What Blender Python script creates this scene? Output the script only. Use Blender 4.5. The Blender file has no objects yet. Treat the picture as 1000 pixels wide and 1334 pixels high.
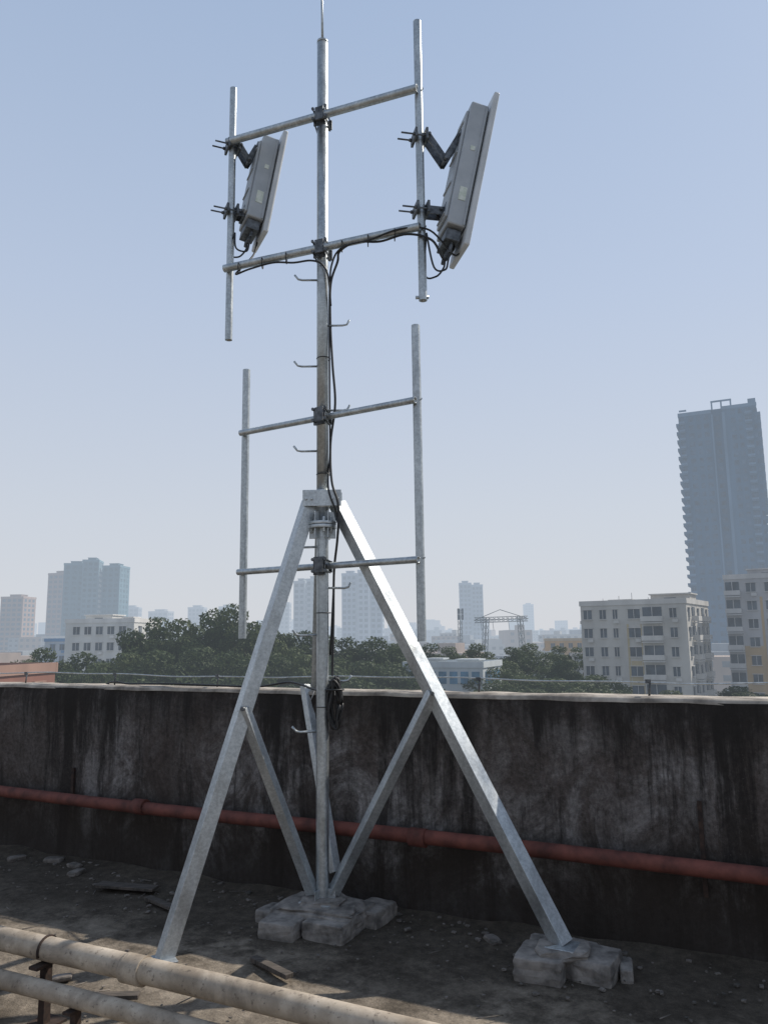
import bpy, math, random
from mathutils import Vector, Matrix, noise
import numpy as np
random.seed(7)
scene=bpy.context.scene
HZ=(0.53,0.605,0.70)

# ------------------------------------------------------------ mesh helpers
class Part:
    def __init__(s,mat,bevel=0): s.v=[];s.f=[];s.sm=[];s.mat=mat;s.bevel=bevel
    def face(s,idx,sm=False): s.f.append(idx); s.sm.append(sm)
    def box(s,c,size,R=None):
        c=Vector(c); b=len(s.v); hx,hy,hz=[q/2 for q in size]
        for z in(-hz,hz):
            for x,y in((-hx,-hy),(hx,-hy),(hx,hy),(-hx,hy)):
                p=Vector((x,y,z)); p=(R@p if R else p)+c; s.v.append(p)
        for q in((0,3,2,1),(4,5,6,7),(0,1,5,4),(1,2,6,5),(2,3,7,6),(3,0,4,7)): s.face([b+i for i in q])
    def tube(s,pts,r,seg=12,cap=True,r_end=None):
        pts=[Vector(p) for p in pts]; n=len(pts); b=len(s.v)
        t=(pts[1]-pts[0]).normalized(); u=t.orthogonal().normalized()
        for i,p in enumerate(pts):
            if i==0: tt=(pts[1]-pts[0])
            elif i==n-1: tt=pts[-1]-pts[-2]
            else: tt=(pts[i+1]-pts[i]).normalized()+(pts[i]-pts[i-1]).normalized()
            tt.normalize(); u=(u-tt*u.dot(tt)).normalized(); w=tt.cross(u)
            rr=r if r_end is None else r+(r_end-r)*i/(n-1)
            for k in range(seg):
                a=2*math.pi*k/seg; s.v.append(p+u*(rr*math.cos(a))+w*(rr*math.sin(a)))
        for i in range(n-1):
            for k in range(seg):
                k2=(k+1)%seg; s.face([b+i*seg+k,b+i*seg+k2,b+(i+1)*seg+k2,b+(i+1)*seg+k],True)
        if cap:
            s.face([b+k for k in range(seg)][::-1]); s.face([b+(n-1)*seg+k for k in range(seg)])
    def cyl(s,p0,p1,r,r1=None,seg=18): s.tube([p0,p1],r,seg,True,r1)
    def pipe_open(s,p0,p1,r,seg=20,wall=.004):
        # hollow end pipe
        s.tube([p0,p1],r,seg,False); 
        p0=Vector(p0);p1=Vector(p1);t=(p1-p0).normalized()
        for e,d in((p0,t),(p1,-t)):
            u=t.orthogonal().normalized();w=t.cross(u);b=len(s.v)
            for rr,off in((r,0),(r-wall,0),(r-wall,.08)):
                for k in range(seg):
                    a=2*math.pi*k/seg; s.v.append(e+d*off+u*(rr*math.cos(a))+w*(rr*math.sin(a)))
            for j in range(2):
                for k in range(seg):
                    k2=(k+1)%seg; s.face([b+j*seg+k,b+j*seg+k2,b+(j+1)*seg+k2,b+(j+1)*seg+k],j==1)
            s.face([b+2*seg+k for k in range(seg)])
    def lbeam(s,p0,p1,w,t,bis):
        # L-profile steel angle; its corner edge points along 'bis'
        p0=Vector(p0);p1=Vector(p1);d=(p1-p0).normalized();bis=Vector(bis);bis=(bis-d*bis.dot(d)).normalized()
        q=d.cross(bis); a=(-bis+q).normalized(); c=(-bis-q).normalized()
        prof=[(0,0),(w,0),(w,t),(t,t),(t,w),(0,w)]
        b=len(s.v); o=bis*(w*.35)
        for p in(p0,p1):
            for x,y in prof: s.v.append(p+o+a*x+c*y)
        for k in range(6):
            k2=(k+1)%6; s.face([b+k,b+k2,b+6+k2,b+6+k])
        s.face([b,b+1,b+2,b+3][::-1]);s.face([b,b+3,b+4,b+5][::-1])
        s.face([b+6,b+7,b+8,b+9]);s.face([b+6,b+9,b+10,b+11])
    def rough(s,c,size,rz,seed,amp=.12,sub=3,R=None):
        # irregular chipped block
        b0={}; c=Vector(c); M=R or Matrix.Rotation(rz,3,'Z')
        def vid(i,j,k):
            key=(i,j,k)
            if key not in b0:
                p=Vector((i/sub-.5,j/sub-.5,k/sub-.5))
                q=p*1.0; m=max(abs(p.x),abs(p.y),abs(p.z))
                l=p.length; q=p*(1-(.16 if amp>.05 else .06)*max(0,l-.62)/.25)
                n=noise.noise_vector(p*(2.3 if amp>.05 else 4)+Vector((seed*7.1,seed*3.3,seed)))*amp
                q=q+n
                b0[key]=len(s.v); s.v.append(M@Vector((q.x*size[0],q.y*size[1],q.z*size[2]))+c)
            return b0[key]
        for i in range(sub):
            for j in range(sub):
                for ax in range(3):
                    for e in(0,sub):
                        def g(a,bb):
                            l=[a,bb]; l.insert(ax,e); return vid(*l)
                        q=[g(i,j),g(i+1,j),g(i+1,j+1),g(i,j+1)]
                        flip=(e==0)!=(ax==1)
                        s.face(q[::-1] if flip else q)
class Build:
    def __init__(s,name,loc=(0,0,0),rz=0): s.name=name;s.parts={};s.loc=loc;s.rz=rz
    def p(s,name,mat=None,bevel=0):
        if name not in s.parts: s.parts[name]=Part(mat,bevel)
        return s.parts[name]
    def finish(s):
        objs=[]
        for n,p in s.parts.items():
            me=bpy.data.meshes.new(n); me.from_pydata([tuple(v) for v in p.v],[],p.f)
            me.polygons.foreach_set('use_smooth',p.sm); me.materials.append(p.mat); me.update()
            o=bpy.data.objects.new(n,me); scene.collection.objects.link(o)
            if p.bevel:
                m=o.modifiers.new('Bevel','BEVEL');m.width=p.bevel;m.segments=2;m.limit_method='ANGLE'
            objs.append(o)
        if len(objs)==1: root=objs[0]; root.name=s.name
        else:
            root=bpy.data.objects.new(s.name,None); scene.collection.objects.link(root)
            for o in objs: o.parent=root
        root.location=s.loc; root.rotation_euler=(0,0,s.rz)
        return root

# ------------------------------------------------------------ materials
def newmat(name):
    m=bpy.data.materials.new(name); m.use_nodes=True; nt=m.node_tree
    return m,nt,nt.nodes['Principled BSDF'],nt.nodes['Material Output']
def nd(nt,t,**k):
    n=nt.nodes.new(t)
    for a,b in k.items(): setattr(n,a,b)
    return n
def tex(nt,scale,detail=6,rough=.6,mscale=(1,1,1),mloc=(0,0,0),dist=0):
    tc=nd(nt,'ShaderNodeTexCoord'); mp=nd(nt,'ShaderNodeMapping')
    mp.inputs['Scale'].default_value=mscale; mp.inputs['Location'].default_value=mloc
    n=nd(nt,'ShaderNodeTexNoise'); n.inputs['Scale'].default_value=scale;n.inputs['Detail'].default_value=detail
    n.inputs['Roughness'].default_value=rough;n.inputs['Distortion'].default_value=dist
    nt.links.new(tc.outputs['Object'],mp.inputs['Vector']); nt.links.new(mp.outputs['Vector'],n.inputs['Vector'])
    return n.outputs['Fac']
def ramp(nt,fac,stops):
    r=nd(nt,'ShaderNodeValToRGB'); e=r.color_ramp.elements
    while len(e)<len(stops): e.new(.5)
    for i,(p,c) in enumerate(stops):
        e[i].position=p; e[i].color=(c[0],c[1],c[2],1) if hasattr(c,'__len__') else (c,c,c,1)
    nt.links.new(fac,r.inputs['Fac']); return r.outputs['Color']
def mix(nt,f,a,b,mode='MIX'):
    m=nd(nt,'ShaderNodeMix',data_type='RGBA',blend_type=mode)
    for sock,val in((m.inputs[0],f),(m.inputs[6],a),(m.inputs[7],b)):
        if isinstance(val,(int,float)): sock.default_value=val
        elif isinstance(val,tuple): sock.default_value=(val[0],val[1],val[2],1)
        else: nt.links.new(val,sock)
    return m.outputs[2]
def bump(nt,bs,h,strength,dist=.01):
    b=nd(nt,'ShaderNodeBump'); b.inputs['Strength'].default_value=strength;b.inputs['Distance'].default_value=dist
    nt.links.new(h,b.inputs['Height']); nt.links.new(b.outputs['Normal'],bs.inputs['Normal'])
def simple(name,c1,c2,scale=8,rough=.8,metal=0,mscale=(1,1,1),bs=.2,bd=.005,haze=0,lo=.35,hi=.65,spec=.5):
    m,nt,b,out=newmat(name)
    f=tex(nt,scale,6,.6,mscale)
    col=ramp(nt,f,[(lo,c1),(hi,c2)]); nt.links.new(col,b.inputs['Base Color'])
    b.inputs['Roughness'].default_value=rough;b.inputs['Metallic'].default_value=metal
    b.inputs['Specular IOR Level'].default_value=spec
    if bs: bump(nt,b,f,bs,bd)
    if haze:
        e=nd(nt,'ShaderNodeEmission'); e.inputs['Color'].default_value=(*HZ,1); e.inputs['Strength'].default_value=1  # distance haze painted into the material as a constant glow
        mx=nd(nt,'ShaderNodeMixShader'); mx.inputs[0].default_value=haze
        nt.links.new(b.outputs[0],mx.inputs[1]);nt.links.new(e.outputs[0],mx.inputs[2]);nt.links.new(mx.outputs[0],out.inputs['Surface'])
    return m
def sc(c,k): return tuple(x*k for x in c)
_cache={}
def wallm(c,haze):
    k=('w',c,haze)
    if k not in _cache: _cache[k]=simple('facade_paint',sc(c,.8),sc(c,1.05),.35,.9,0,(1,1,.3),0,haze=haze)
    return _cache[k]
def glassm(haze,c=(.05,.065,.08)):
    k=('g',c,haze)
    if k not in _cache: _cache[k]=simple('window_glass',sc(c,.6),sc(c,1.6),.45,.25,0,bs=0,haze=haze,spec=.3)
    return _cache[k]
def zinc(name,c1,c2,rough,metal,scale):
    # spangled, dusty galvanising
    m,nt,b,out=newmat(name)
    a=tex(nt,scale,7,.65,(1,1,.35)); s=tex(nt,55,3,.8); g=tex(nt,3.2,6,.7,(1,1,.5),(4,1,3),.5)
    col=ramp(nt,a,[(.34,c1),(.66,c2)]); col=mix(nt,.35,col,ramp(nt,s,[(.4,.3),(.6,.7)]),'OVERLAY')
    col=mix(nt,ramp(nt,g,[(.55,0.),(.70,.35)]),col,(.20,.195,.185))
    nt.links.new(col,b.inputs['Base Color']); b.inputs['Metallic'].default_value=metal
    r=nd(nt,'ShaderNodeMapRange'); nt.links.new(a,r.inputs[0]); r.inputs[1].default_value=.3;r.inputs[2].default_value=.7;r.inputs[3].default_value=rough-.08;r.inputs[4].default_value=rough+.12
    nt.links.new(r.outputs[0],b.inputs['Roughness']); bump(nt,b,s,.08,.001); return m
galv=zinc('galvanised_steel',(.32,.345,.355),(.50,.53,.54),.38,.75,14)
galv2=zinc('galvanised_angle',(.36,.385,.40),(.54,.57,.58),.40,.7,9)
dksteel=simple('clamp_steel',(.05,.055,.06),(.16,.17,.18),30,.5,.6,bs=.2,bd=.001)
black=simple('black_cable',(.008,.008,.009),(.02,.02,.02),20,.5,bs=0)
antg=simple('antenna_housing',(.30,.32,.335),(.41,.43,.445),4,.5,.1,bs=.05,bd=.001)
antw=simple('antenna_radome',(.46,.475,.48),(.56,.57,.575),5,.5,0,bs=0)
label=simple('label_sticker',(.5,.55,.46),(.7,.72,.66),40,.6,bs=0)
redp=simple('red_oxide_paint',(.070,.022,.016),(.17,.052,.037),9,.8,0,(1,1,1),.3,.002)
conc=simple('footing_concrete',(.10,.09,.08),(.30,.27,.24),11,.95,0,(1,1,1),.7,.01)
rubm=simple('rubble',(.05,.045,.038),(.22,.19,.165),12,.95,0,bs=.6,bd=.01)
rust=simple('rusty_iron',(.02,.014,.012),(.06,.035,.025),30,.85,.2,bs=.3,bd=.002)
wood=simple('old_plank',(.04,.034,.028),(.11,.09,.075),12,.9,0,(1,8,1),.4,.004)
def pipe_mat():
    m,nt,b,out=newmat('weathered_cream_paint')
    a=tex(nt,6,8,.65); s=tex(nt,2.5,7,.7,dist=.6,mloc=(2,2,0)); f=tex(nt,45,5,.7)
    col=ramp(nt,a,[(.35,(.25,.20,.145)),(.55,(.40,.335,.26)),(.7,(.50,.43,.345))])
    col=mix(nt,ramp(nt,s,[(.45,0.),(.62,.8)]),col,(.15,.12,.09))
    col=mix(nt,ramp(nt,f,[(.58,0.),(.66,.7)]),col,(.085,.065,.05))
    nt.links.new(col,b.inputs['Base Color']); b.inputs['Roughness'].default_value=.8; bump(nt,b,f,.4,.002); return m
beige=pipe_mat()

# weathered parapet (object space: x along wall, z up)
def wall_material():
    m,nt,b,out=newmat('weathered_render')
    big=tex(nt,.75,9,.62,(1,1,.8),(11,0,2),.6); fine=tex(nt,34,9,.8); mid=tex(nt,7,10,.78,(1,1,.8),(1,5,2),.3); speck=tex(nt,90,4,.8)
    streak=tex(nt,3.0,9,.76,(1.2,1,.13),(3,0,0),.2); blot=tex(nt,2.2,10,.76,(1,1,.8),(7,2,1),.8); rills=tex(nt,11,7,.7,(1,1,.07),(9,0,0),.1)
    base=ramp(nt,big,[(.36,(.095,.083,.076)),(.48,(.165,.150,.142)),(.58,(.25,.235,.227)),(.70,(.34,.325,.315))])
    base=mix(nt,ramp(nt,blot,[(.42,0.),(.58,.85)]),base,(.072,.057,.050))
    base=mix(nt,ramp(nt,mid,[(.48,0.),(.62,.55)]),base,(.055,.046,.041))
    base=mix(nt,ramp(nt,rills,[(.54,0.),(.64,.45)]),base,(.045,.038,.034))
    base=mix(nt,ramp(nt,streak,[(.50,0.),(.60,.88)]),base,(.028,.024,.022))
    base=mix(nt,.75,base,ramp(nt,fine,[(.32,.15),(.5,.48),(.68,.82)]),'OVERLAY')
    base=mix(nt,ramp(nt,speck,[(.64,0.),(.70,.5)]),base,(.27,.25,.23))
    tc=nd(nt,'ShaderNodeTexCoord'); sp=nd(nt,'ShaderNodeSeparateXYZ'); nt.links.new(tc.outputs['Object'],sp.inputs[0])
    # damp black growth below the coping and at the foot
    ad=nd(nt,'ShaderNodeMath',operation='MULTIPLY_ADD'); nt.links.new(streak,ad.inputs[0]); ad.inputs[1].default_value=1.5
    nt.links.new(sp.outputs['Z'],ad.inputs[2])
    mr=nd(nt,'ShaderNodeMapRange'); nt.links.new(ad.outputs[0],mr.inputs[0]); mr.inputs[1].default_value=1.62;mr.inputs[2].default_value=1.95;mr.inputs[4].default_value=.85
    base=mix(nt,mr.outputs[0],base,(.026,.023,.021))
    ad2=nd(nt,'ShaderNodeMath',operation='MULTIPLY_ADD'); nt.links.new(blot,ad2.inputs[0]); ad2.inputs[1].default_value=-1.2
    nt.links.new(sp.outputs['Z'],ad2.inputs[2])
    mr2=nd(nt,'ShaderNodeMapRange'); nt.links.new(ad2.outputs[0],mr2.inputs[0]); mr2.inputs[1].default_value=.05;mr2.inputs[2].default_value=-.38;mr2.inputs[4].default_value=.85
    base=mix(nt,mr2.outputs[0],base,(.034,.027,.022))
    nt.links.new(base,b.inputs['Base Color']); b.inputs['Roughness'].default_value=.95; b.inputs['Specular IOR Level'].default_value=.2
    hb=nd(nt,'ShaderNodeMath',operation='ADD'); nt.links.new(fine,hb.inputs[0]); nt.links.new(mid,hb.inputs[1])
    bump(nt,b,hb.outputs[0],.8,.014)
    return m
def floor_material():
    m,nt,b,out=newmat('dirty_roof_screed')
    big=tex(nt,.9,8,.6,dist=.5); fine=tex(nt,14,9,.8); grit=tex(nt,70,4,.8); mid=tex(nt,3.2,9,.74,mloc=(4,4,0))
    base=ramp(nt,big,[(.35,(.15,.125,.098)),(.5,(.25,.21,.165)),(.65,(.36,.305,.24))])
    base=mix(nt,ramp(nt,mid,[(.47,0.),(.6,.7)]),base,(.085,.070,.054))
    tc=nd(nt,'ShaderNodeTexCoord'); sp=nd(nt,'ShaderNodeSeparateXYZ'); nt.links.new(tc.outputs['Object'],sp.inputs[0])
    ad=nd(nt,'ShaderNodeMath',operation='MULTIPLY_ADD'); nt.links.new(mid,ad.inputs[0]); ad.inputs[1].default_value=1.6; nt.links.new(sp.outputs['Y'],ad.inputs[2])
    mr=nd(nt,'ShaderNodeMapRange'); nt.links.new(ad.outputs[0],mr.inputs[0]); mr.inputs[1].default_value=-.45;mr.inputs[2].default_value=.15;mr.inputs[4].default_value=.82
    base=mix(nt,mr.outputs[0],base,(.060,.049,.038))   # moss and dirt at the wall foot, spread to paint the wall's shadow darker
    base=mix(nt,.7,base,ramp(nt,fine,[(.3,.12),(.7,.82)]),'OVERLAY')
    base=mix(nt,ramp(nt,grit,[(.62,0.),(.7,.4)]),base,(.30,.265,.22))
    nt.links.new(base,b.inputs['Base Color']); b.inputs['Roughness'].default_value=.95; b.inputs['Specular IOR Level'].default_value=.15
    hb=nd(nt,'ShaderNodeMath',operation='ADD'); nt.links.new(fine,hb.inputs[0]); nt.links.new(grit,hb.inputs[1])
    bump(nt,b,hb.outputs[0],.8,.012); return m
coping=simple('coping_screed',(.15,.13,.11),(.42,.375,.32),7,.95,0,bs=.5,bd=.01)

# ------------------------------------------------------------ parapet frame
P0=Vector((-.6,5.28,0)); D=Vector((.8955,-.445,0)).normalized(); NR=Vector((D.y,-D.x,0)).normalized()
ANG=math.atan2(D.y,D.x)
def W(s,n,z): return P0+D*s+NR*n+Vector((0,0,z))   # s along wall, n towards roof side, z up
HW=1.26
def wl(s,n,z): return Vector((s,-n,z))             # wall-local coords
# parapet
wb=Build('parapet_wall',P0,ANG); wp=wb.p('render_face',wall_material())
ns=260; zs=[-.02,.1,.3,.5,.7,.9,1.05,1.16,1.22,1.245]
cols=[]
for i in range(ns+1):
    s=-13+24*i/ns
    col=[]
    for z in zs:
        o=.012*noise.noise(Vector((s*1.7,z*2,0)))+(.006 if z<1.2 else -.004)
        col.append(len(wp.v)); wp.v.append(wl(s,o,z+.006*noise.noise(Vector((s*6,z,3)))))
    cols.append(col)
for i in range(ns):
    for j in range(len(zs)-1): wp.face([cols[i][j],cols[i+1][j],cols[i+1][j+1],cols[i][j+1]],True)
cp=wb.p('coping',coping)
cc=[]
for i in range(ns+1):
    s=-13+24*i/ns; col=[]
    for n,z in((.002,1.238),(.0,1.257),(-.03,1.268),(-.19,1.266),(-.215,1.25),(-.22,-.3),(-.22,-14)):
        col.append(len(cp.v)); q=.006 if z>0 else 0
        cp.v.append(wl(s,n+q*.9*noise.noise(Vector((s*5,z*9,1))),z+q*1.3*noise.noise(Vector((s*4,n*20,7)))))
    cc.append(col)
for i in range(ns):
    for j in range(6): cp.face([cc[i][j],cc[i+1][j],cc[i+1][j+1],cc[i][j+1]],j<4)
wb.finish()
# roof slab of the building we stand on
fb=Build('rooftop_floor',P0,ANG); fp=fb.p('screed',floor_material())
NX,NY=260,170; ids=[]
for i in range(NX+1):
    row=[]
    for j in range(NY+1):
        s=-13+24*i/NX; n=-.01+14*(j/NY)**1.5
        z=.010*noise.noise(Vector((s*1.4,n*1.4,0)))+.007*noise.noise(Vector((s*6,n*6,2)))+.03*math.exp(-max(0,n)*6)*(1+.8*noise.noise(Vector((s*3,0,5))))
        row.append(len(fp.v)); fp.v.append(wl(s,n,z))
    ids.append(row)
for i in range(NX):
    for j in range(NY): fp.face([ids[i][j],ids[i][j+1],ids[i+1][j+1],ids[i+1][j]],True)
fb.finish()
bb=Build('host_building',P0,ANG); q=bb.p('block',wallm((.3,.28,.25),0)); q.box(wl(-1,7.0,-7.1),(24,13.9,14.0)); bb.finish()

# ------------------------------------------------------------ red pipe on wall
rp=Build('red_fire_pipe'); a=rp.p('pipe',redp)
pts=[W(s,.11,.455+.006*math.sin(s*1.3)) for s in np.linspace(-12,10,60)]
a.tube(pts,.041,18)
for s in(-4.2,-1.2,.92,3.6): a.tube([W(s-.05,.11,.455),W(s+.05,.11,.455)],.052,18)
br=rp.p('brackets',rust)
for s in(-3.9,-1.95,.25,1.72,3.9):
    br.box(W(s,.055,.43),(.03,.11,.02),Matrix.Rotation(ANG,3,'Z'))
for s,z0,z1 in((-1.95,.40,.66),(2.45,.30,.76)):
    br.box(W(s,.025,(z0+z1)/2),(.022,.02,z1-z0),Matrix.Rotation(ANG,3,'Z'))
rp.finish()

# ------------------------------------------------------------ cream pipes in the foreground
def gpipe(p0,dirv,l0,l1,r,coup):
    g=Build('cream_water_pipe'); a=g.p('pipe',beige); p0=Vector(p0); d=Vector(dirv).normalized()
    a.tube([p0+d*t+Vector((0,0,.004*math.sin(t*2))) for t in np.linspace(l0,l1,40)],r,24)
    for t in coup:
        a.tube([p0+d*(t-.05),p0+d*(t-.043),p0+d*(t+.043),p0+d*(t+.05)],r*1.15,24)
    return g
g=gpipe((-1.732,3.738,.30),D,-6,6,.048,(.80,-1.6,3.2))
st=g.p('stand',rust)
for t in(.30,2.6,-2.2):
    c=Vector((-1.732,3.738,0))+D*t
    st.box(c+Vector((0,0,.12)),(.035,.035,.25),Matrix.Rotation(ANG,3,'Z'))
    st.box(c+Vector((0,0,.245)),(.05,.14,.012),Matrix.Rotation(ANG,3,'Z'))
    st.box(c+Vector((0,0,.006)),(.12,.14,.012),Matrix.Rotation(ANG,3,'Z'))
    st.tube([c+NR*(.052*math.cos(x))+Vector((0,0,.30+.052*math.sin(x))) for x in np.linspace(-.4,math.pi+.4,14)],.006,6)
g.finish()
g=gpipe((-1.653,3.59,.19),D,-6,6,.036,(-.9,1.6))
st=g.p('stand',rust)
for t in(.45,3):
    c=Vector((-1.653,3.59,0))+D*t; st.box(c+Vector((0,0,.08)),(.03,.03,.15),Matrix.Rotation(ANG,3,'Z')); st.box(c+Vector((0,0,.154)),(.04,.1,.01),Matrix.Rotation(ANG,3,'Z'))
g.finish()

# ------------------------------------------------------------ mast
MX,MY=-.377,4.75
def M(z,dx=0,dy=0): return Vector((MX+dx,MY+dy,z))
am=Build('antenna_mast'); pole=am.p('pole',galv)
pole.pipe_open(M(.13),M(2.27),.037); pole.cyl(M(2.27),M(5.60),.0365,seg=24)
pole.tube([M(5.59),M(5.602),M(5.606)],.0375,24)
rod=am.p('lightning_rod',galv); rod.tube([M(5.6),M(5.9,-.004),M(6.3,-.012),M(6.9,-.03)],.009,8,True,.006)
fl=am.p('flanges',galv2,.002)
fl.cyl(M(2.285),M(2.303),.085,seg=28); fl.cyl(M(2.262),M(2.282),.085,seg=28)
for k in range(8):
    a=k*math.pi/4+.2; p=M(0,.066*math.cos(a),.066*math.sin(a)); fl.cyl(p+Vector((0,0,2.235)),p+Vector((0,0,2.33)),.008,seg=6)
for k in range(6):
    a=k*math.pi/3; R=Matrix.Rotation(a,3,'Z')
    fl.box(M(2.335,.058*math.cos(a),.058*math.sin(a)),(.045,.006,.06),R)
    fl.box(M(2.23,.058*math.cos(a),.058*math.sin(a)),(.045,.006,.06),R)
bp=am.p('base_plate',galv2,.002); bp.box(M(.128),(.2,.2,.012),Matrix.Rotation(ANG,3,'Z'))
for k in range(4):
    a=k*math.pi/2+ANG; bp.box(M(.165,.06*math.cos(a),.06*math.sin(a)),(.05,.006,.06),Matrix.Rotation(a,3,'Z'))
# collar with gusset plates
co=am.p('collar',galv2,.002)
co.cyl(M(2.39),M(2.50),.046,seg=24)
co.box(M(2.445,0,-.05),(.235,.008,.10)); co.box(M(2.445,0,.05),(.235,.008,.10))
for x in(-.095,-.062,.062,.095): co.cyl(M(2.44,x,-.066),M(2.44,x,.066),.009,seg=6)
LT=M(2.44,-.085,-.01); RT=M(2.42,.085,-.01); LF=Vector((-1.15,4.25,.0)); RF=Vector((.83,4.04,.13))
BT=M(2.44,-.002,.06); BF=Vector((-.452,5.30,1.27))
lg=am.p('tripod_legs',galv2,.0015)
lg.lbeam(LT,LF,.078,.007,(-.25,-1,.1)); lg.lbeam(RT,RF,.078,.007,(-.15,-1,.1)); lg.lbeam(BT,BF,.06,.006,(0,1,0))
lg.box(LF+Vector((0,0,.008)),(.14,.14,.012),Matrix.Rotation(.5,3,'Z')); lg.box(RF+Vector((0,0,-.002)),(.14,.14,.012),Matrix.Rotation(-.5,3,'Z'))
br=am.p('braces',galv2,.0012)
lm=LT.lerp(LF,.50)+Vector((.015,-.02,0)); rm=RT.lerp(RF,.49)+Vector((-.01,-.02,0))
br.lbeam(lm,M(.17,-.05,-.02),.056,.005,(.4,-1,0)); br.lbeam(rm,M(.17,.055,-.02),.056,.005,(-.4,-1,0))
br.lbeam(Vector((-.535,5.26,1.30)),M(.25,.065,.10),.05,.005,(0,-1,0))
bo=am.p('bolts',dksteel)
for p in(lm,rm):
    bo.cyl(p+Vector((0,-.06,.0)),p+Vector((0,.03,0)),.012,seg=6)
# cross arms and posts
UL=Vector((-1.023,4.986,0)); UR=Vector((.252,4.478,0)); LL=Vector((-.923,5.118,0)); LR=Vector((.2017,4.434,0))
arms=am.p('cross_arms',galv); posts=am.p('antenna_posts',galv); cl=am.p('clamps',dksteel,.002)
def z_(p,z): return Vector((p.x,p.y,z))
def arm(L,R,z,r):
    off=Vector((-.015,-.062,0)); d=(R-L).normalized()
    arms.pipe_open(z_(L,z)+off*.75+d*-.02,z_(R,z)+off*.75+d*.0,r)
    c=M(z)+off; Rm=Matrix.Rotation(math.atan2(d.y,d.x),3,'Z')
    cl.box(c+Vector((0,.01,.0)),(.085,.012,.11),Rm); cl.box(c+Vector((.0,-.036,0)),(.06,.01,.09),Rm)
    cl.box(M(z)+Vector((.015,.046,0)),(.10,.01,.07),Rm)
    for sx in(-.045,.045):
        for sz in(-.035,.035):
            a=c+d*sx+Vector((0,-.05,sz)); cl.cyl(a,a+Vector((.02,.17,0)),.006,seg=6); cl.cyl(a,a+Vector((0,.012,0)),.011,seg=6)
    for Pp in(L,R):
        q=z_(Pp,z)+off*.4
        arms.tube([q+Vector((.032*math.cos(t),.034*math.sin(t)-.005,.012)) for t in np.linspace(-.2,math.pi+.2,10)],.004,6)
arm(UL,UR,5.0,.026); arm(UL,UR,4.066,.026); arm(LL,LR,2.96,.020); arm(LL,LR,2.03,.020)
posts.pipe_open(z_(UL,3.576),z_(UL,5.44),.0245); posts.pipe_open(z_(UR,3.61),z_(UR,5.51),.0255)
posts.pipe_open(z_(LL,1.604),z_(LL,3.413),.0255); posts.pipe_open(z_(LR,1.574),z_(LR,3.434),.0255)
posts.cyl(z_(UR,3.61)+Vector((-.045,0,.02)),z_(UR,3.61)+Vector((.035,0,.02)),.011,seg=8)
# step pegs
pg=am.p('step_pegs',galv)
for z in(3.88,3.30,2.75,2.15,1.62,1.06):
    pg.tube([M(z,-.03),M(z-.003,-.13,-.01),M(z+.002,-.155,-.012),M(z+.03,-.178,-.015)],.007,8)
for z in(3.57,3.01,1.90,1.35):
    pg.tube([M(z,.03),M(z-.003,.13,-.01),M(z+.002,.155,-.012),M(z+.03,.172,-.015)],.007,8)
am.finish()
# cables
cb=Build('feeder_cable'); c=cb.p('cable',black)
def sm(pts,n=8):
    pts=[Vector(p) for p in pts]; out=[]
    P=[pts[0]]+pts+[pts[-1]]
    for i in range(1,len(P)-2):
        for k in range(n):
            t=k/n; a,b_,c_,d_=P[i-1],P[i],P[i+1],P[i+2]
            out.append(.5*((2*b_)+(-a+c_)*t+(2*a-5*b_+4*c_-d_)*t*t+(-a+3*b_-3*c_+d_)*t**3))
    out.append(pts[-1]); return out
def along(L,R,t,z,dy=-.06): p=L.lerp(R,t); return Vector((p.x,p.y+dy,z))
c.tube(sm([UR+Vector((.22,.02,4.02)),UR+Vector((.14,-.02,3.86)),UR+Vector((.06,-.04,3.98)),along(UL,UR,.93,4.03),along(UL,UR,.8,4.02),along(UL,UR,.68,4.05),along(UL,UR,.6,4.01),M(3.98,.10,-.05),M(3.84,.055,-.03),M(3.6,.05),M(3.3,.065,-.02),M(3.05,.08,-.01),M(2.8,.05),M(2.55,.06,-.05),M(2.4,.10,-.07),M(2.2,.095,-.06),M(2.0,.07),M(1.7,.065),M(1.45,.06,-.01),M(1.38,.06,-.02)]),.0075,8)
c.tube(sm([UR+Vector((.26,.03,4.0)),UR+Vector((.2,.0,3.9)),UR+Vector((.05,-.03,4.05)),along(UL,UR,.9,4.06,-.085),along(UL,UR,.75,4.03,-.09),along(UL,UR,.62,4.02,-.09),M(3.98,.07,-.06),M(3.8,.047,-.02),M(3.2,.043,.02),M(2.75,.045,.02),M(2.5,.04,-.06),M(2.3,.1,-.05),M(2.05,.075,.0),M(1.5,.045,.01)]),.006,8)
c.tube(sm([UL+Vector((.17,.10,4.36)),UL+Vector((.15,.06,4.22)),UL+Vector((.10,-.02,4.10)),UL+Vector((.05,-.05,4.02)),along(UL,UR,.12,4.02),along(UL,UR,.25,4.03),along(UL,UR,.36,4.0),along(UL,UR,.45,3.99),M(3.96,.0,-.06),M(3.88,.04,-.05),M(3.7,.054,-.01)]),.0065,8)
for t in(.07,.2,.33,.62,.75,.88):
    q=UL.lerp(UR,t)+Vector((-.012,-.047,4.05)); c.tube([q+Vector((0,.037*math.cos(x),.037*math.sin(x)-.002)) for x in np.linspace(0,2*math.pi,14)],.0035,6)
for z in(3.35,2.6,1.75,1.2): c.tube([M(z,.043*math.cos(x)+.006,.043*math.sin(x)) for x in np.linspace(0,2*math.pi,18)],.003,6)
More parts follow.
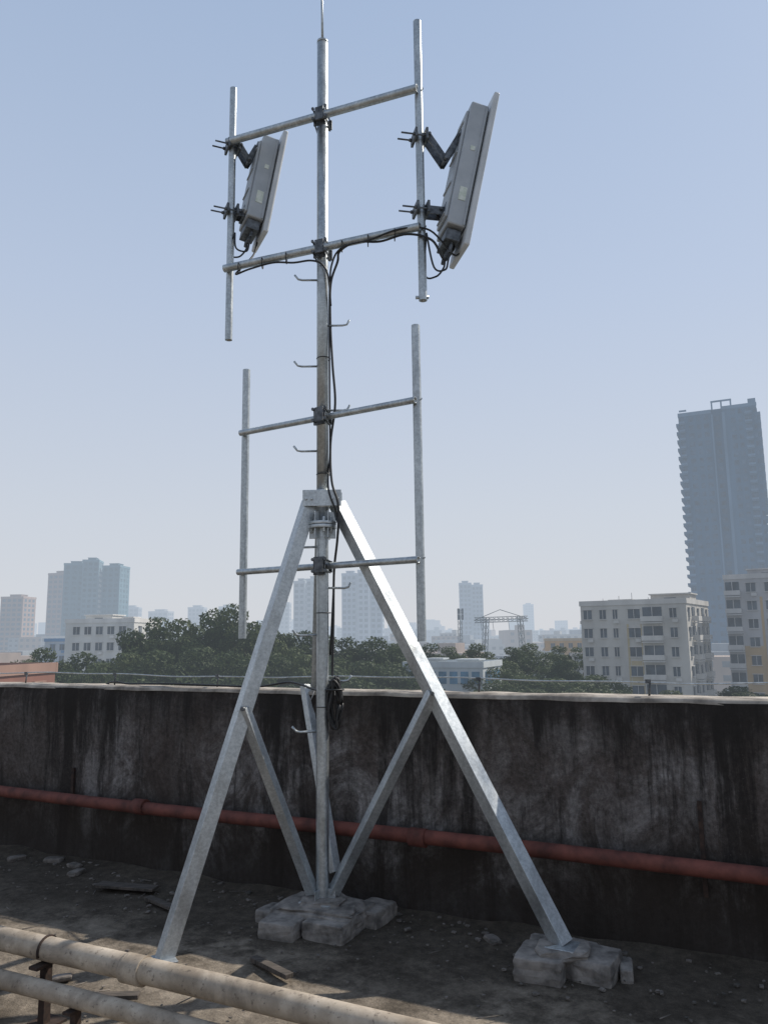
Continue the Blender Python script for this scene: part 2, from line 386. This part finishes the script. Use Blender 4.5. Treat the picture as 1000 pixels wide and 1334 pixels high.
# run along parapet to the left
c.tube(sm([M(1.32,.05,.02),M(1.28,-.05,.25)]+[W(s,-.03-.03*math.sin(s*3),1.285+.006*math.sin(s*9)+(.03 if s>-.25 else 0)) for s in(-.05,-.3,-.7,-1.1,-1.5)]+[W(-1.8,-.15,1.28),W(-2.1,-.23,1.15)]),.007,8)
cb.finish()
ck=Build('cable_coil'); c=ck.p('coil',black)
for k in range(11):
    r=random.uniform(-.012,.012); pts=[]
    for x in np.linspace(0,2*math.pi,28): pts.append(M(1.22+(.145+r)*math.sin(x)+r,.075+(.032+r*.9)*math.cos(x)+.010*math.sin(3*x+k),-.03+.006*(k-4)))
    c.tube(pts,.007,8)
c.tube([M(1.30,.075+.05*math.cos(x),-.03+.045*math.sin(x)) for x in np.linspace(0,6.28,14)],.006,6)
ck.finish()
# hanging wire on wall
hw=Build('hanging_wire'); c=hw.p('wire',simple('grey_wire',(.2,.2,.2),(.35,.35,.35),10,bs=0))
c.tube(sm([W(.14,-.05,1.29),W(.15,.02,1.24),W(.13,.03,1.16),W(.155,.03,1.08),W(.16,.03,1.0),W(.14,.03,1.03)]),.003,6); hw.finish()

# ------------------------------------------------------------ antennas
def antenna(pos,az,zU,zL,zc,H,xc,tilt,drop=.15):
    b=Build('panel_antenna',pos,az); T=Matrix.Rotation(tilt,3,'Y'); C=Vector((xc,0,zc))
    t=lambda x,y,z: C+T@Vector((x,y,z))
    body=b.p('back_housing',antg,.012); body.box(t(-.055,.0,.02*H),(.115,.25,.80*H),T)
    body.box(t(-.12,0,.02*H),(.02,.2,.7*H),T)
    rd=b.p('radome',antw,.01); rd.box(t(.026,0,0),(.036,.33,1.0*H),T)
    cn=b.p('connectors',dksteel,.003); cn.box(t(-.055,0,-.43*H),(.09,.2,.07),T)
    for y in(-.07,-.02,.03,.08): cn.cyl(t(-.05,y,-.46*H),t(-.05,y,-.53*H),.013,seg=10)
    fn=b.p('ribs',antg)
    for z in(-.30,-.1,.1,.3): fn.box(t(-.134,0,z*H),(.008,.16,.012),T)
    fn.box(t(-.012,-.127,.02*H),(.012,.008,.78*H),T)
    lb=b.p('label',label); lb.box(t(-.055,-.1268,-.18*H),(.045,.002,.09),T); lb.box(t(-.05,-.1268,.12*H),(.03,.002,.03),T)
    k=b.p('brackets',dksteel,.003)
    for z in(zU,zL):
        k.box((.034,0,z),(.016,.13,.075)); k.box((-.034,0,z),(.016,.13,.06))
        for y in(-.05,.05):
            k.cyl((-.13,y,z+.012 if y>0 else z-.012),(.05,y,z+.012 if y>0 else z-.012),.006,seg=8)
            k.cyl((-.055,y,z+.012 if y>0 else z-.012),(-.042,y,z+.012 if y>0 else z-.012),.012,seg=6)
    def backx(z): return xc+(z-zc)*math.tan(tilt)-.125
    zz=zU
    for y in(-.035,.035):
        A=Vector((.05,y,zz));B=Vector((.05+(backx(zz)-.05)*.5,y,zz-drop));Cc=Vector((backx(zz)-.005,y,zz+.02))
        for p,q in((A,B),(B,Cc)):
            d=q-p; ang=math.atan2(-d.z,d.x); k.box((p+q)/2,(d.length+.03,.008,.042),Matrix.Rotation(ang,3,'Y'))
    k.cyl(B+Vector((0,.02,0)),B+Vector((0,-.1,0)),.012,seg=8); k.cyl(A+Vector((0,.02,0)),A+Vector((0,-.1,0)),.010,seg=8);k.cyl(Cc+Vector((0,.02,0)),Cc+Vector((0,-.1,0)),.010,seg=8)
    k.box((backx(zz)-.0,0,zz+.01),(.02,.11,.10),T)
    for y in(-.035,.035): k.box(((.05+backx(zL))/2,y,zL-.01),(max(.03,backx(zL)-.03),.008,.055))
    k.box((backx(zL),0,zL),(.02,.11,.09),T); k.cyl((backx(zL)-.03,-.05,zL),(backx(zL)-.03,.05,zL),.011,seg=8)
    w=b.p('jumper_cables',black)
    for y,e in((-.07,.0),(.03,.03)):
        s0=t(-.05,y,-.53*H); w.tube(sm([s0,s0+Vector((-.01,0,-.05)),s0+Vector((-.03-e,.0,-.11)),s0+Vector((-.10-e,.0,-.10)),Vector((.02,-.04,zL-.17))]),.006,8)
    b.finish()
antenna((UR.x,UR.y,0),math.radians(12),4.69,4.20,4.44,1.07,.325,math.radians(12.5))
antenna((UL.x,UL.y,0),math.radians(24),4.985,4.50,4.715,.80,.245,math.radians(10),.09)

# ------------------------------------------------------------ lightning strip along parapet
ls=Build('lightning_conductor'); c=ls.p('strip',galv)
c.tube([W(s,-.10,1.345+.008*math.sin(s*2.1)+.004*math.sin(s*7)) for s in np.linspace(-12,10,120)],.0045,6)
st=ls.p('supports',dksteel)
for s in np.arange(-11.5,10,.98): st.cyl(W(s,-.10,1.26),W(s+.01,-.10,1.352),.006,seg=6); st.box(W(s,-.10,1.345),(.03,.012,.022),Matrix.Rotation(ANG,3,'Z'))
ls.finish()

# ------------------------------------------------------------ footings / rubble
fo=Build('mast_footing'); c=fo.p('blocks',conc,.006)
R0=ANG
for i,(dx,dy,sx,sy,sz,rz) in enumerate([(.0,.0,.52,.36,.115,.0),(-.20,-.16,.22,.20,.10,.1),(.05,-.21,.25,.17,.105,.04),(.29,.04,.18,.24,.10,-.08),(-.30,.08,.12,.16,.08,-.1)]):
    c.rough((MX+dx,MY+dy,sz/2-.01),(sx,sy,sz),R0+rz,i+3,.035,6)
mo=fo.p('mortar',conc); mo.rough((MX+.0,MY-.02,.10),(.46,.30,.05),R0+.1,31,.12,6); mo.rough((MX,MY,.125),(.24,.22,.05),R0+.4,35,.12,4); fo.finish()
fo=Build('leg_footing'); c=fo.p('blocks',conc,.006)
for i,(dx,dy,sx,sy,sz,rz) in enumerate([(-.12,0,.23,.25,.12,.05),(.12,-.01,.23,.25,.11,-.05),(.02,.18,.34,.10,.10,0),(.27,-.03,.06,.18,.07,.2)]):
    c.rough((RF.x+dx+.02,RF.y+dy,sz/2-.01),(sx,sy,sz),R0+rz,i+43,.04,5)
mo=fo.p('mortar',conc); mo.rough((RF.x,RF.y,.11),(.24,.20,.05),R0+.4,61,.12,5); fo.finish()
ru=Build('rubble'); c=ru.p('pieces',rubm)
for i in range(1000):
    s=random.uniform(-4.5,3.5); n=abs(random.gauss(0,.45)) if i%2 else random.uniform(.05,3.2)
    k=random.choice([.006,.007,.008,.01,.012,.016,.022 if n<.5 else .01])
    if n<.04: n=.05
    c.rough(W(s,n,k*.2+.010),(k*random.uniform(.8,2),k*random.uniform(.8,1.4),k*.6),random.uniform(0,3),i,.2,1 if k<.012 else 2)
for s,n,k in((-1.6,.28,.07),(-2.3,.2,.07),(-1.0,1.62,.07),(-.85,1.7,.06),(-.7,1.66,.08),(-.95,1.85,.06),(-.5,1.75,.05),(-1.25,1.75,.07),(1.4,.25,.06),(-1.1,1.5,.05),(-.3,1.55,.05),(-2.0,.12,.08),(-1.75,.16,.06),(.6,.12,.06)):
    c.rough(W(s,n,.02),(k*1.8,k,k*.45),random.uniform(0,3),s*10,.06,4)
for i in range(90):   # twigs and straw
    s=random.uniform(-4,2.5); n=random.uniform(.05,2.4); a=random.uniform(0,3.14); l=random.uniform(.03,.14)
    c.tube([W(s,n,.018),W(s+l*math.cos(a),n+l*math.sin(a),.022)],.0025,4)
ru.finish()
pl=Build('broken_plank'); c=pl.p('plank',wood,.003)
c.box(W(.55,1.05,.03),(.30,.045,.022),Matrix.Rotation(ANG-.35,3,'Z')); c.box(W(-1.0,.42,.04),(.42,.09,.018),Matrix.Rotation(ANG+.2,3,'Z')); c.box(W(-.6,.55,.03),(.3,.05,.02),Matrix.Rotation(ANG-.3,3,'Z')); c.box(W(.1,1.6,.03),(.2,.05,.02),Matrix.Rotation(ANG+.5,3,'Z')); pl.finish()

# ------------------------------------------------------------ city ground
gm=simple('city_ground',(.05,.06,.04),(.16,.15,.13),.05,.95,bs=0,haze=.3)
gr=Build('ground'); c=gr.p('ground',gm)
for x,y in((-9000,-9000),(9000,-9000),(9000,9000),(-9000,9000)): c.v.append(Vector((x,y,-14)))
c.face([0,1,2,3]); gr.finish()

# ------------------------------------------------------------ buildings
def facade(b,o,u,nrm,width,z0,z1,storey,spec,gl,fr,wp,hz_balc=None):
    o=Vector(o);u=Vector(u);nrm=Vector(nrm); R=Matrix((u,-nrm,Vector((0,0,1)))).transposed()
    k=0
    z=z1-storey
    while z>z0:
        for xc,kind,w in spec:
            x=xc*width; c0=o+u*x+Vector((0,0,z))
            if kind=='w':
                gl.box(c0+Vector((0,0,storey*.52))+nrm*.0,(w,.16,storey*.48),R)
                fr.box(c0+Vector((0,0,storey*.25))+nrm*.08,(w+.25,.30,.10),R)
                fr.box(c0+Vector((0,0,storey*.52))+nrm*.07,(.07,.08,storey*.48),R)
                fr.box(c0+Vector((0,0,storey*.79))+nrm*.12,(w+.3,.36,.08),R)
            elif kind=='b':
                gl.box(c0+Vector((0,0,storey*.48)),(w-.3,.14,storey*.74),R)
                fr.box(c0+Vector((0,0,.06))+nrm*.5,(w,1.1,.14),R)
                fr.box(c0+Vector((0,0,storey*.2+.1))+nrm*1.0,(w,.08,storey*.26),R)
                for e in(-1,1): fr.box(c0+Vector((0,0,storey*.2+.1))+nrm*.5+u*(e*(w/2-.05)),(.08,.95,storey*.26),R)
                fr.box(c0+Vector((0,0,storey*.5))+nrm*.09,(.1,.06,storey*.74),R)
            elif kind=='s':   # strip glazing
                gl.box(c0+Vector((0,0,storey*.55)),(w,.14,storey*.55),R)
            elif kind=='p':
                fr.box(c0+Vector((0,0,storey*.5))+nrm*.15,(w,.5,storey*.999),R)
            if kind in'w' and random.random()<.35:
                fr.box(c0+Vector((0,0,storey*.12))+nrm*.3+u*(w*.3),(.8,.4,.5),R)
        z-=storey
def building(name,x,y,rot,w,d,ztop,storey,wc,spec,sspec,haze,zb=-14,tc=(.62,.6,.57),gc=(.05,.065,.08),roof=None,par=.8,bands=None):
    b=Build(name,(x,y,0),math.radians(rot))
    wp=b.p('walls',wallm(wc,haze)); gl=b.p('windows',glassm(haze,gc)); fr=b.p('trim',wallm(tc,haze))
    wp.box((w/2,d/2,(ztop+zb)/2),(w,d,ztop-zb))
    zt=ztop+par
    for c0,s in(((w/2,-.02,ztop+par/2),(w+.3,.25,par)),((w/2,d+.02,ztop+par/2),(w+.3,.25,par)),((-.02,d/2,ztop+par/2),(.25,d-.25,par)),((w+.02,d/2,ztop+par/2),(.25,d-.25,par))): fr.box(c0,s)
    facade(b,(0,0,0),(1,0,0),(0,-1,0),w,zb,ztop,storey,spec,gl,fr,wp)
    facade(b,(w,0,0),(0,1,0),(1,0,0),d,zb,ztop,storey,sspec,gl,fr,wp)
    facade(b,(0,d,0),(0,-1,0),(-1,0,0),d,zb,ztop,storey,sspec,gl,fr,wp)
    if bands:
        bd=b.p('painted_bands',wallm(bands[0],haze))
        for x0,x1 in bands[1]:
            bd.box(((x0+x1)/2*w,-.004,(ztop-3+zb)/2),((x1-x0)*w,.03,ztop-3-zb))
        if len(bands)>2:
            for x0,x1,z1 in bands[2]: bd.box(((x0+x1)/2*w,-.002,(z1+zb)/2),((x1-x0)*w,.02,z1-zb))
    for (rx,ry,rw,rd,rh) in (roof or []):
        wp.box((rx*w,ry*d,ztop+rh/2),(rw,rd,rh)); fr.box((rx*w,ry*d,ztop+rh+.1),(rw+.5,rd+.5,.2))
        gl.box((rx*w,ry*d-rd/2,ztop+rh*.5),(rw*.3,.1,rh*.4))
    return b
def grid(n,kind,w,m=.08): return [(m+(1-2*m)*(i+.5)/n,kind,w) for i in range(n)]
# cream apartment block on the right
sp=[(.07,'w',1.3),(.22,'w',1.0),(.34,'w',.7),(.52,'w',1.8),(.69,'b',3.2),(.88,'w',1.0)]
L=16.4; phi=math.radians(32)
b=building('apartment_building',45.7-L*math.cos(phi),120+L*math.sin(phi),-32,L,18,6.2,2.95,(.44,.42,.385),sp,[(.1,'w',1.2),(.28,'b',2.6),(.5,'w',1.2),(.72,'b',2.6),(.9,'w',1.2)],.10,
  tc=(.50,.48,.45),bands=((.42,.34,.20),[(.445,.465),(.575,.585)],[(.47,.57,-2.5),(.0,.30,-8)]),roof=[(.28,.5,3.5,4,1.0),(.8,.4,6,5,1.6),(.55,.7,3,3,.6)])
fr=b.p('trim')
for i in range(5): fr.cyl((2+i*2.4,6+i%2,6.2),(2+i*2.4,6+i%2,7.6+.4*(i%3)),.06,seg=5)
b.finish()
b=building('apartment_building',56.5,131,-32,20,16,10.4,2.95,(.34,.335,.34),[(.06,'b',2.4),(.2,'w',1.4),(.34,'w',1.4),(.5,'b',3),(.66,'w',1.4),(.82,'b',3),(.94,'w',1)],[(.2,'w',1.2),(.5,'b',2.6),(.8,'w',1.2)],.12,
  tc=(.44,.43,.42),bands=((.38,.27,.15),[(.26,.28),(.40,.42)],[(.12,.27,-.5),(.28,.40,-3.5)]),roof=[(.3,.5,6,5,1.8)]); b.finish()
# tall residential tower
tb=(.055,.13,.215)
b=building('high_rise_tower',103.4,266,-26,10.5,20,76.5,2.95,tb,[(.10,'b',1.8),(.38,'s',1.6),(.62,'s',1.2),(.85,'s',1.6)],grid(6,'b',2.4),.27,tc=(.11,.20,.30),gc=(.04,.085,.14),par=1.3,
  roof=[(.5,.5,6,10,1.6)])
wp=b.p('walls');fr=b.p('trim');gl=b.p('windows')
wp.box((12.4,8,32),(3.8,14,92))                       # recessed link
wp.box((19.5,6.9,31.5),(10.6,17,91))                  # second wing
fr.box((14.5,-1.45,31.0),(.9,.5,90)); fr.box((10.8,-.3,31.0),(.5,.5,90))
facade(b,(14.6,-1.6,0),(1,0,0),(0,-1,0),10.2,-14,77,2.95,[(.28,'s',1.4),(.5,'s',1.2),(.74,'b',2.2),(.94,'s',.8)],gl,fr,wp)
facade(b,(24.8,-1.6,0),(0,1,0),(1,0,0),17,-14,77,2.95,grid(4,'b',2.4),gl,fr,wp)
facade(b,(10.5,1,0),(1,0,0),(0,-1,0),3.8,-14,76,2.95,[(.5,'s',1.6)],gl,fr,wp)
fr.box((19.5,-1.4,77.5),(10.8,.4,1.1))
for x in(11,14,17): fr.box((x,.5,79.0),(.5,.5,2.8))
fr.box((14,.5,80.6),(6.6,.6,.5)); fr.box((1.5,1,78.8),(2.4,.6,.5)); fr.box((23.5,1,78.6),(2.4,3,2.4))
b.finish()
# white block on left
b=building('white_office_building',-61,151,-8,13.8,12,5.0,3.0,(.56,.55,.52),grid(5,'w',1.3),grid(3,'w',1.2),.14,roof=[(.35,.5,5.5,5,1.5),(.75,.5,2,3,1.0)]); b.finish()
b=building('red_brick_building',-40,60,-10,11.5,8,-.9,3.0,(.20,.09,.065),grid(4,'w',1.2),grid(2,'w',1.2),.06,tc=(.28,.17,.13)); b.finish()
b=building('blue_roof_warehouse',-88,205,-5,12,14,1.6,3.0,(.36,.39,.42),grid(4,'w',1.3),grid(3,'w',1.2),.2,tc=(.08,.20,.36)); b.finish()
b=building('glass_office_building',2.5,112,-24,11.5,9,-2.6,3.0,(.42,.45,.46),grid(7,'s',1.1,.02),grid(4,'s',1.3),.1,tc=(.45,.48,.49),gc=(.05,.13,.2),roof=[(.3,.5,2,2,1.0),(.75,.4,3,2.5,.9)]); b.finish()
b=building('orange_building',50.5,252,-10,13,10,-.2,3.0,(.46,.27,.11),grid(4,'w',1.3),grid(3,'w',1.2),.2,tc=(.42,.32,.2)); b.finish()
# towers in the haze
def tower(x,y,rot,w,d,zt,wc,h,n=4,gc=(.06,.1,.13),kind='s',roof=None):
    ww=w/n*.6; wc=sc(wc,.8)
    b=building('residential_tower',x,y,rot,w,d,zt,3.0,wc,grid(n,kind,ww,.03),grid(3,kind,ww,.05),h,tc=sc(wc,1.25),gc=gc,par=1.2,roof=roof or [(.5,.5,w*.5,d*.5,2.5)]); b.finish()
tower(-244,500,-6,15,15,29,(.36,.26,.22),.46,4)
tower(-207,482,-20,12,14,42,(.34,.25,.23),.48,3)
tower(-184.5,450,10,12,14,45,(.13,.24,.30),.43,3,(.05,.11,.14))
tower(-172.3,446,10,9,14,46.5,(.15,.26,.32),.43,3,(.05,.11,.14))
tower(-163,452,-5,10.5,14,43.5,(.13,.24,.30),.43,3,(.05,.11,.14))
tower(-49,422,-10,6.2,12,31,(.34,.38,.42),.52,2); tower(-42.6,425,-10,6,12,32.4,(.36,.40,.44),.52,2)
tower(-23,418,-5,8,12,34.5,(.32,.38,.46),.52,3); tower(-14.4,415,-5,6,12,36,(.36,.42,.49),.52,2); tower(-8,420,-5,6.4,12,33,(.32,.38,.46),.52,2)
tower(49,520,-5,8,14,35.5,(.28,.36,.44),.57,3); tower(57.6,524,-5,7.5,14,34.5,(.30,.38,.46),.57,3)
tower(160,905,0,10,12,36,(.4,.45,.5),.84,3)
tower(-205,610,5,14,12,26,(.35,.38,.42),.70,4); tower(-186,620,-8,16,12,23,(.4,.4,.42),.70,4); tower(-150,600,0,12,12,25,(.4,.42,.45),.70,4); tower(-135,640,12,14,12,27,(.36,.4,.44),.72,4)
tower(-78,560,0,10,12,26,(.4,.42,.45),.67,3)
# low-rise city mass
dc=Build('distant_city')
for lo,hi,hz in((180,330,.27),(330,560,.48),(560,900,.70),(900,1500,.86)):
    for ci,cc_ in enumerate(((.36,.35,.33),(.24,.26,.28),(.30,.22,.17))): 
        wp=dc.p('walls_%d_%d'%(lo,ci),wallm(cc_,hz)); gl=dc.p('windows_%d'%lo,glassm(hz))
        for k in range(34 if hi<1000 else 60):
            y=random.uniform(lo,hi); x=random.uniform(-.62,.62)*y; w=random.uniform(10,26); d=random.uniform(10,18)
            zt=random.choice([-6,-4,-2,0,2,4])*1.0 if y<560 else random.uniform(-2,.020*y)
            if y<330: zt=random.uniform(-9,-1.5)
            if 560<y<900 and .03<x/y<.28: zt=min(zt,7)
            if y>900: zt=random.uniform(0,.026*y)
            R=Matrix.Rotation(random.choice([-.5,-.2,.1,-.45]),3,'Z')
            wp.box((x,y,(zt-14)/2),(w,d,zt+14),R)
            if random.random()<.6: wp.box(Vector((x,y,zt+1))+R@Vector((w*.2,0,0)),(w*.25,d*.4,2.4),R)
            z=zt-1.6; n=int(w/3)
            while z>max(-13,zt-15):
                for i in range(n):
                    gl.box(Vector((x,y,z))+R@Vector((-w/2+(i+.5)*w/n,-d/2-.02,0)),(1.6,.1,1.3),R)
                z-=3
dc.finish()
# lattice gantry and cell mast
def lattice(p,a,b_,wd,n,r):
    a=Vector(a);b_=Vector(b_);d=(b_-a);u=d.normalized();s=u.orthogonal().normalized()*wd/2;t=u.cross(s).normalized()*wd/2
    cs=[s+t,s-t,-s-t,-s+t]
    for q in cs: p.cyl(a+q,b_+q,r,seg=5)
    for i in range(n):
        A=a+d*(i/n);B=a+d*((i+1)/n)
        for k in range(4): p.cyl(A+cs[k],B+cs[(k+1)%4],r*.7,seg=4)
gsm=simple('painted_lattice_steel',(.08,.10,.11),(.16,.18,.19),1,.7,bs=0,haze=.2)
g=Build('steel_gantry'); c=g.p('lattice',gsm)
lattice(c,(24,200,-14),(25.5,200,6.2),1.0,12,.09); lattice(c,(35,200,-14),(34,200,6.5),1.0,12,.09)
lattice(c,(22.5,200,5.6),(36,200,5.9),.9,12,.09)
c.cyl((22.5,200,5.6),(29,200,8.2),.09,seg=5); c.cyl((29,200,8.2),(36,200,5.9),.09,seg=5)
for x in(24,27,31,34): c.cyl((x,200,6),(x+.3,200,3),.06,seg=5)
g.finish()
g=Build('cell_mast'); c=g.p('lattice',gsm); lattice(c,(17.9,190,-14),(17.9,190,8.2),.7,16,.07)
for z in(7.6,6.2):
    for k in range(3):
        a=k*2.1; c.box((17.9+.7*math.cos(a),190+.7*math.sin(a),z),(.35,.2,1.3))
g.finish()

# ------------------------------------------------------------ trees
def leafmat(haze):
    m,nt,b,out=newmat('foliage')
    oi=nd(nt,'ShaderNodeObjectInfo'); f=tex(nt,.9,5,.7)
    ad=nd(nt,'ShaderNodeMath',operation='MULTIPLY_ADD'); nt.links.new(oi.outputs['Random'],ad.inputs[0]); ad.inputs[1].default_value=.2
    sb=nd(nt,'ShaderNodeMath',operation='SUBTRACT'); nt.links.new(f,sb.inputs[0]); sb.inputs[1].default_value=.1; nt.links.new(sb.outputs[0],ad.inputs[2])
    col=ramp(nt,ad.outputs[0],[(.3,(.024,.038,.014)),(.5,(.046,.066,.023)),(.7,(.080,.098,.036))])
    nt.links.new(col,b.inputs['Base Color']); b.inputs['Roughness'].default_value=.65;b.inputs['Specular IOR Level'].default_value=.2
    tr=nd(nt,'ShaderNodeBsdfTranslucent'); nt.links.new(col,tr.inputs['Color'])
    mx=nd(nt,'ShaderNodeMixShader'); mx.inputs[0].default_value=.3; nt.links.new(b.outputs[0],mx.inputs[1]);nt.links.new(tr.outputs[0],mx.inputs[2])
    e=nd(nt,'ShaderNodeEmission'); e.inputs['Color'].default_value=(*HZ,1)  # same painted haze: leaves glow faintly in the haze colour
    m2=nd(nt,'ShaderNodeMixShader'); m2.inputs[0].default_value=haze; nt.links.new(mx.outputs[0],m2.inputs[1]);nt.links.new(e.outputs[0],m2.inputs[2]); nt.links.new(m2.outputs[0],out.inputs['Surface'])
    return m
bark=simple('bark',(.05,.04,.03),(.12,.10,.08),3,.95,haze=.06,bs=.3,bd=.03)
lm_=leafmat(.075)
def tree_mesh(seed,H=18,R=5.2,nl=6500):
    rng=np.random.default_rng(seed); p=Part(bark)
    p.tube([(0,0,0),(.2,.1,H*.2),(.1,.3,H*.42)],.42,9,True,.26)
    lobes=[]
    for k in range(22):
        a=rng.uniform(0,6.283); rr=R*math.sqrt(rng.uniform(0,1))*.85; z=H*(.40+.52*rng.uniform(0,1)**.8*(1-.45*(rr/R)**2))
        r=rng.uniform(1.0,2.1); z=min(z,H-r*.8); lobes.append((rr*math.cos(a),rr*math.sin(a),z,r))
    lobes.append((.2,.3,H-1.6,1.7))
    for (x,y,z,r) in lobes[:14]:
        h0=H*rng.uniform(.25,.42); p.tube([(.1,.2,h0),(x*.45,y*.45,h0+(z-h0)*.5),(x,y,z)],.16,6,True,.04)
    nv=len(p.v); V=[tuple(v) for v in p.v]; F=list(p.f); mi=[0]*len(F)
    w=np.array([l[3]**2 for l in lobes]); w/=w.sum(); ch=rng.choice(len(lobes),nl,p=w); LB=np.array(lobes)[ch]
    d=rng.normal(size=(nl,3)); d/=np.linalg.norm(d,axis=1)[:,None]
    rad=LB[:,3]*(.55+.55*rng.random(nl)**.6); c=LB[:,:3]+d*rad[:,None]*np.array([1,1,.72])
    nrm=d+rng.normal(size=(nl,3))*.6; nrm/=np.linalg.norm(nrm,axis=1)[:,None]
    u=np.cross(nrm,rng.normal(size=(nl,3)));u/=np.linalg.norm(u,axis=1)[:,None];v=np.cross(nrm,u)
    s=rng.uniform(.10,.26,nl)[:,None]
    q=np.stack([c-u*s*1.4,c-v*s*.7,c+u*s*1.4,c+v*s*.7],1).reshape(-1,3)
    V+= [tuple(x) for x in q]; F+=[[nv+4*i,nv+4*i+1,nv+4*i+2,nv+4*i+3] for i in range(nl)]; mi+=[1]*nl
    me=bpy.data.meshes.new('broadleaf_tree'); me.from_pydata(V,[],F); me.materials.append(bark); me.materials.append(lm_)
    me.polygons.foreach_set('material_index',mi); me.update(); return me
TM=[tree_mesh(s) for s in range(6)]
def tree(x,y,zt,ws=1.0):
    o=bpy.data.objects.new('broadleaf_tree',random.choice(TM)); scene.collection.objects.link(o)
    k=(zt+14)/18; o.location=(x,y,-14); o.scale=(ws,ws,k); o.rotation_euler=(0,0,random.uniform(0,6.28))
T=[(-31.7,100,3.4),(-28.8,101,4.9),(-25.2,99,4.6),(-22,102,5.9),(-18.8,100,6.4),(-16,104,4.2),(-17.5,115,3.8),(-14.5,117,2.8),(-11.8,115,3.0),(-8.6,114,2.4),(-5.2,115,2.0),(-1.9,116,2.0),(1.2,114,1.0),
 (-33,92,-.5),(-29,90,.5),(-25,88,.8),(-21,90,1.2),(-17,88,.6),(-13,92,.2),(-9.5,95,0),(-6,93,-.4),(-2.6,94,-.8),(1,98,-1.2),(-27,112,4),(-22,114,4.4),
 (4.5,122,-.4),(-42.8,100,1.2),(-40,106,.4),(-47,104,-.5),
 (13.5,96,-3.4),(17,99,-3.0),(20.5,97,-3.3),(24,98,-3.8),(27,104,-3.4),(15,110,-2.4),(19,125,-2),(23,130,-1.5),(28,128,-2.2),(31,118,-4),
 (9,165,.6),(14,172,-.2),(20,178,.4),(27,170,-.4),(33,180,.2),(40,185,-.6),(46,190,-1),(36,165,-2),(2,170,.6),(-4,175,1),(-70,190,-1),(-62,185,-1.5),(-55,180,-2),(-80,180,-2),
 (52,118,-6),(40,112,-6),(34,104,-6),(-36,118,0),(-50,125,-3)]
for x,y,z in T: tree(x,y,z,random.uniform(.85,1.1))

# ------------------------------------------------------------ light
el=math.radians(45); az=math.radians(60)  # azimuth from +Y toward +X
sd=Vector((math.sin(az)*math.cos(el),math.cos(az)*math.cos(el),math.sin(el)))
w=bpy.data.worlds.new("World"); scene.world=w; w.use_nodes=True; nt=w.node_tree
sky=nt.nodes.new('ShaderNodeTexSky'); sky.sky_type='NISHITA'; sky.sun_disc=False; sky.sun_elevation=el; sky.sun_rotation=az
sky.air_density=1.0; sky.dust_density=1.0; sky.ozone_density=1.5; sky.altitude=50
bg=nt.nodes['Background']; bg.inputs[1].default_value=.09
# city haze: milky layer over the clear sky, thickest at the horizon
tc=nt.nodes.new('ShaderNodeTexCoord'); sp=nt.nodes.new('ShaderNodeSeparateXYZ'); nt.links.new(tc.outputs['Generated'],sp.inputs[0])
mr=nt.nodes.new('ShaderNodeValToRGB'); nt.links.new(sp.outputs['Z'],mr.inputs[0])
e=mr.color_ramp.elements; e[0].position=0;e[0].color=(.96,)*3+(1,); e[1].position=1;e[1].color=(.60,)*3+(1,)
x=e.new(.12);x.color=(.92,)*3+(1,); x=e.new(.4);x.color=(.84,)*3+(1,)
hc=nt.nodes.new('ShaderNodeValToRGB'); nt.links.new(sp.outputs['Z'],hc.inputs[0])
e=hc.color_ramp.elements; e[0].position=0;e[0].color=(.735,.755,.80,1); e[1].position=.75;e[1].color=(.49,.635,.88,1)
x=e.new(.15);x.color=(.70,.75,.835,1); x=e.new(.4);x.color=(.60,.70,.88,1)
sc10=nt.nodes.new('ShaderNodeVectorMath'); sc10.operation='SCALE'; sc10.inputs['Scale'].default_value=10.0; nt.links.new(hc.outputs[0],sc10.inputs[0])
mx=nt.nodes.new('ShaderNodeMix'); mx.data_type='RGBA'; nt.links.new(mr.outputs[0],mx.inputs[0]); nt.links.new(sky.outputs[0],mx.inputs[6])
nt.links.new(sc10.outputs[0],mx.inputs[7])
nt.links.new(mx.outputs[2],bg.inputs[0])
l=bpy.data.lights.new('Sun','SUN'); l.energy=4.8; l.angle=math.radians(.6); l.color=(1,.93,.83)
lo=bpy.data.objects.new('sun',l); scene.collection.objects.link(lo); lo.rotation_euler=sd.to_track_quat('Z','Y').to_euler()

cam=bpy.data.cameras.new('Camera'); co=bpy.data.objects.new('Camera',cam); scene.collection.objects.link(co)
cam.sensor_fit='VERTICAL'; cam.sensor_height=24; cam.lens=1020/1334*24; cam.clip_end=20000; cam.clip_start=.05
co.matrix_world=Matrix.Translation((0,0,1.6))@Matrix.Rotation(math.radians(99.1),4,'X')@Matrix.Rotation(math.radians(-.72),4,'Z')
scene.camera=co
scene.view_settings.view_transform='Standard'; scene.view_settings.look='None'; scene.view_settings.exposure=0
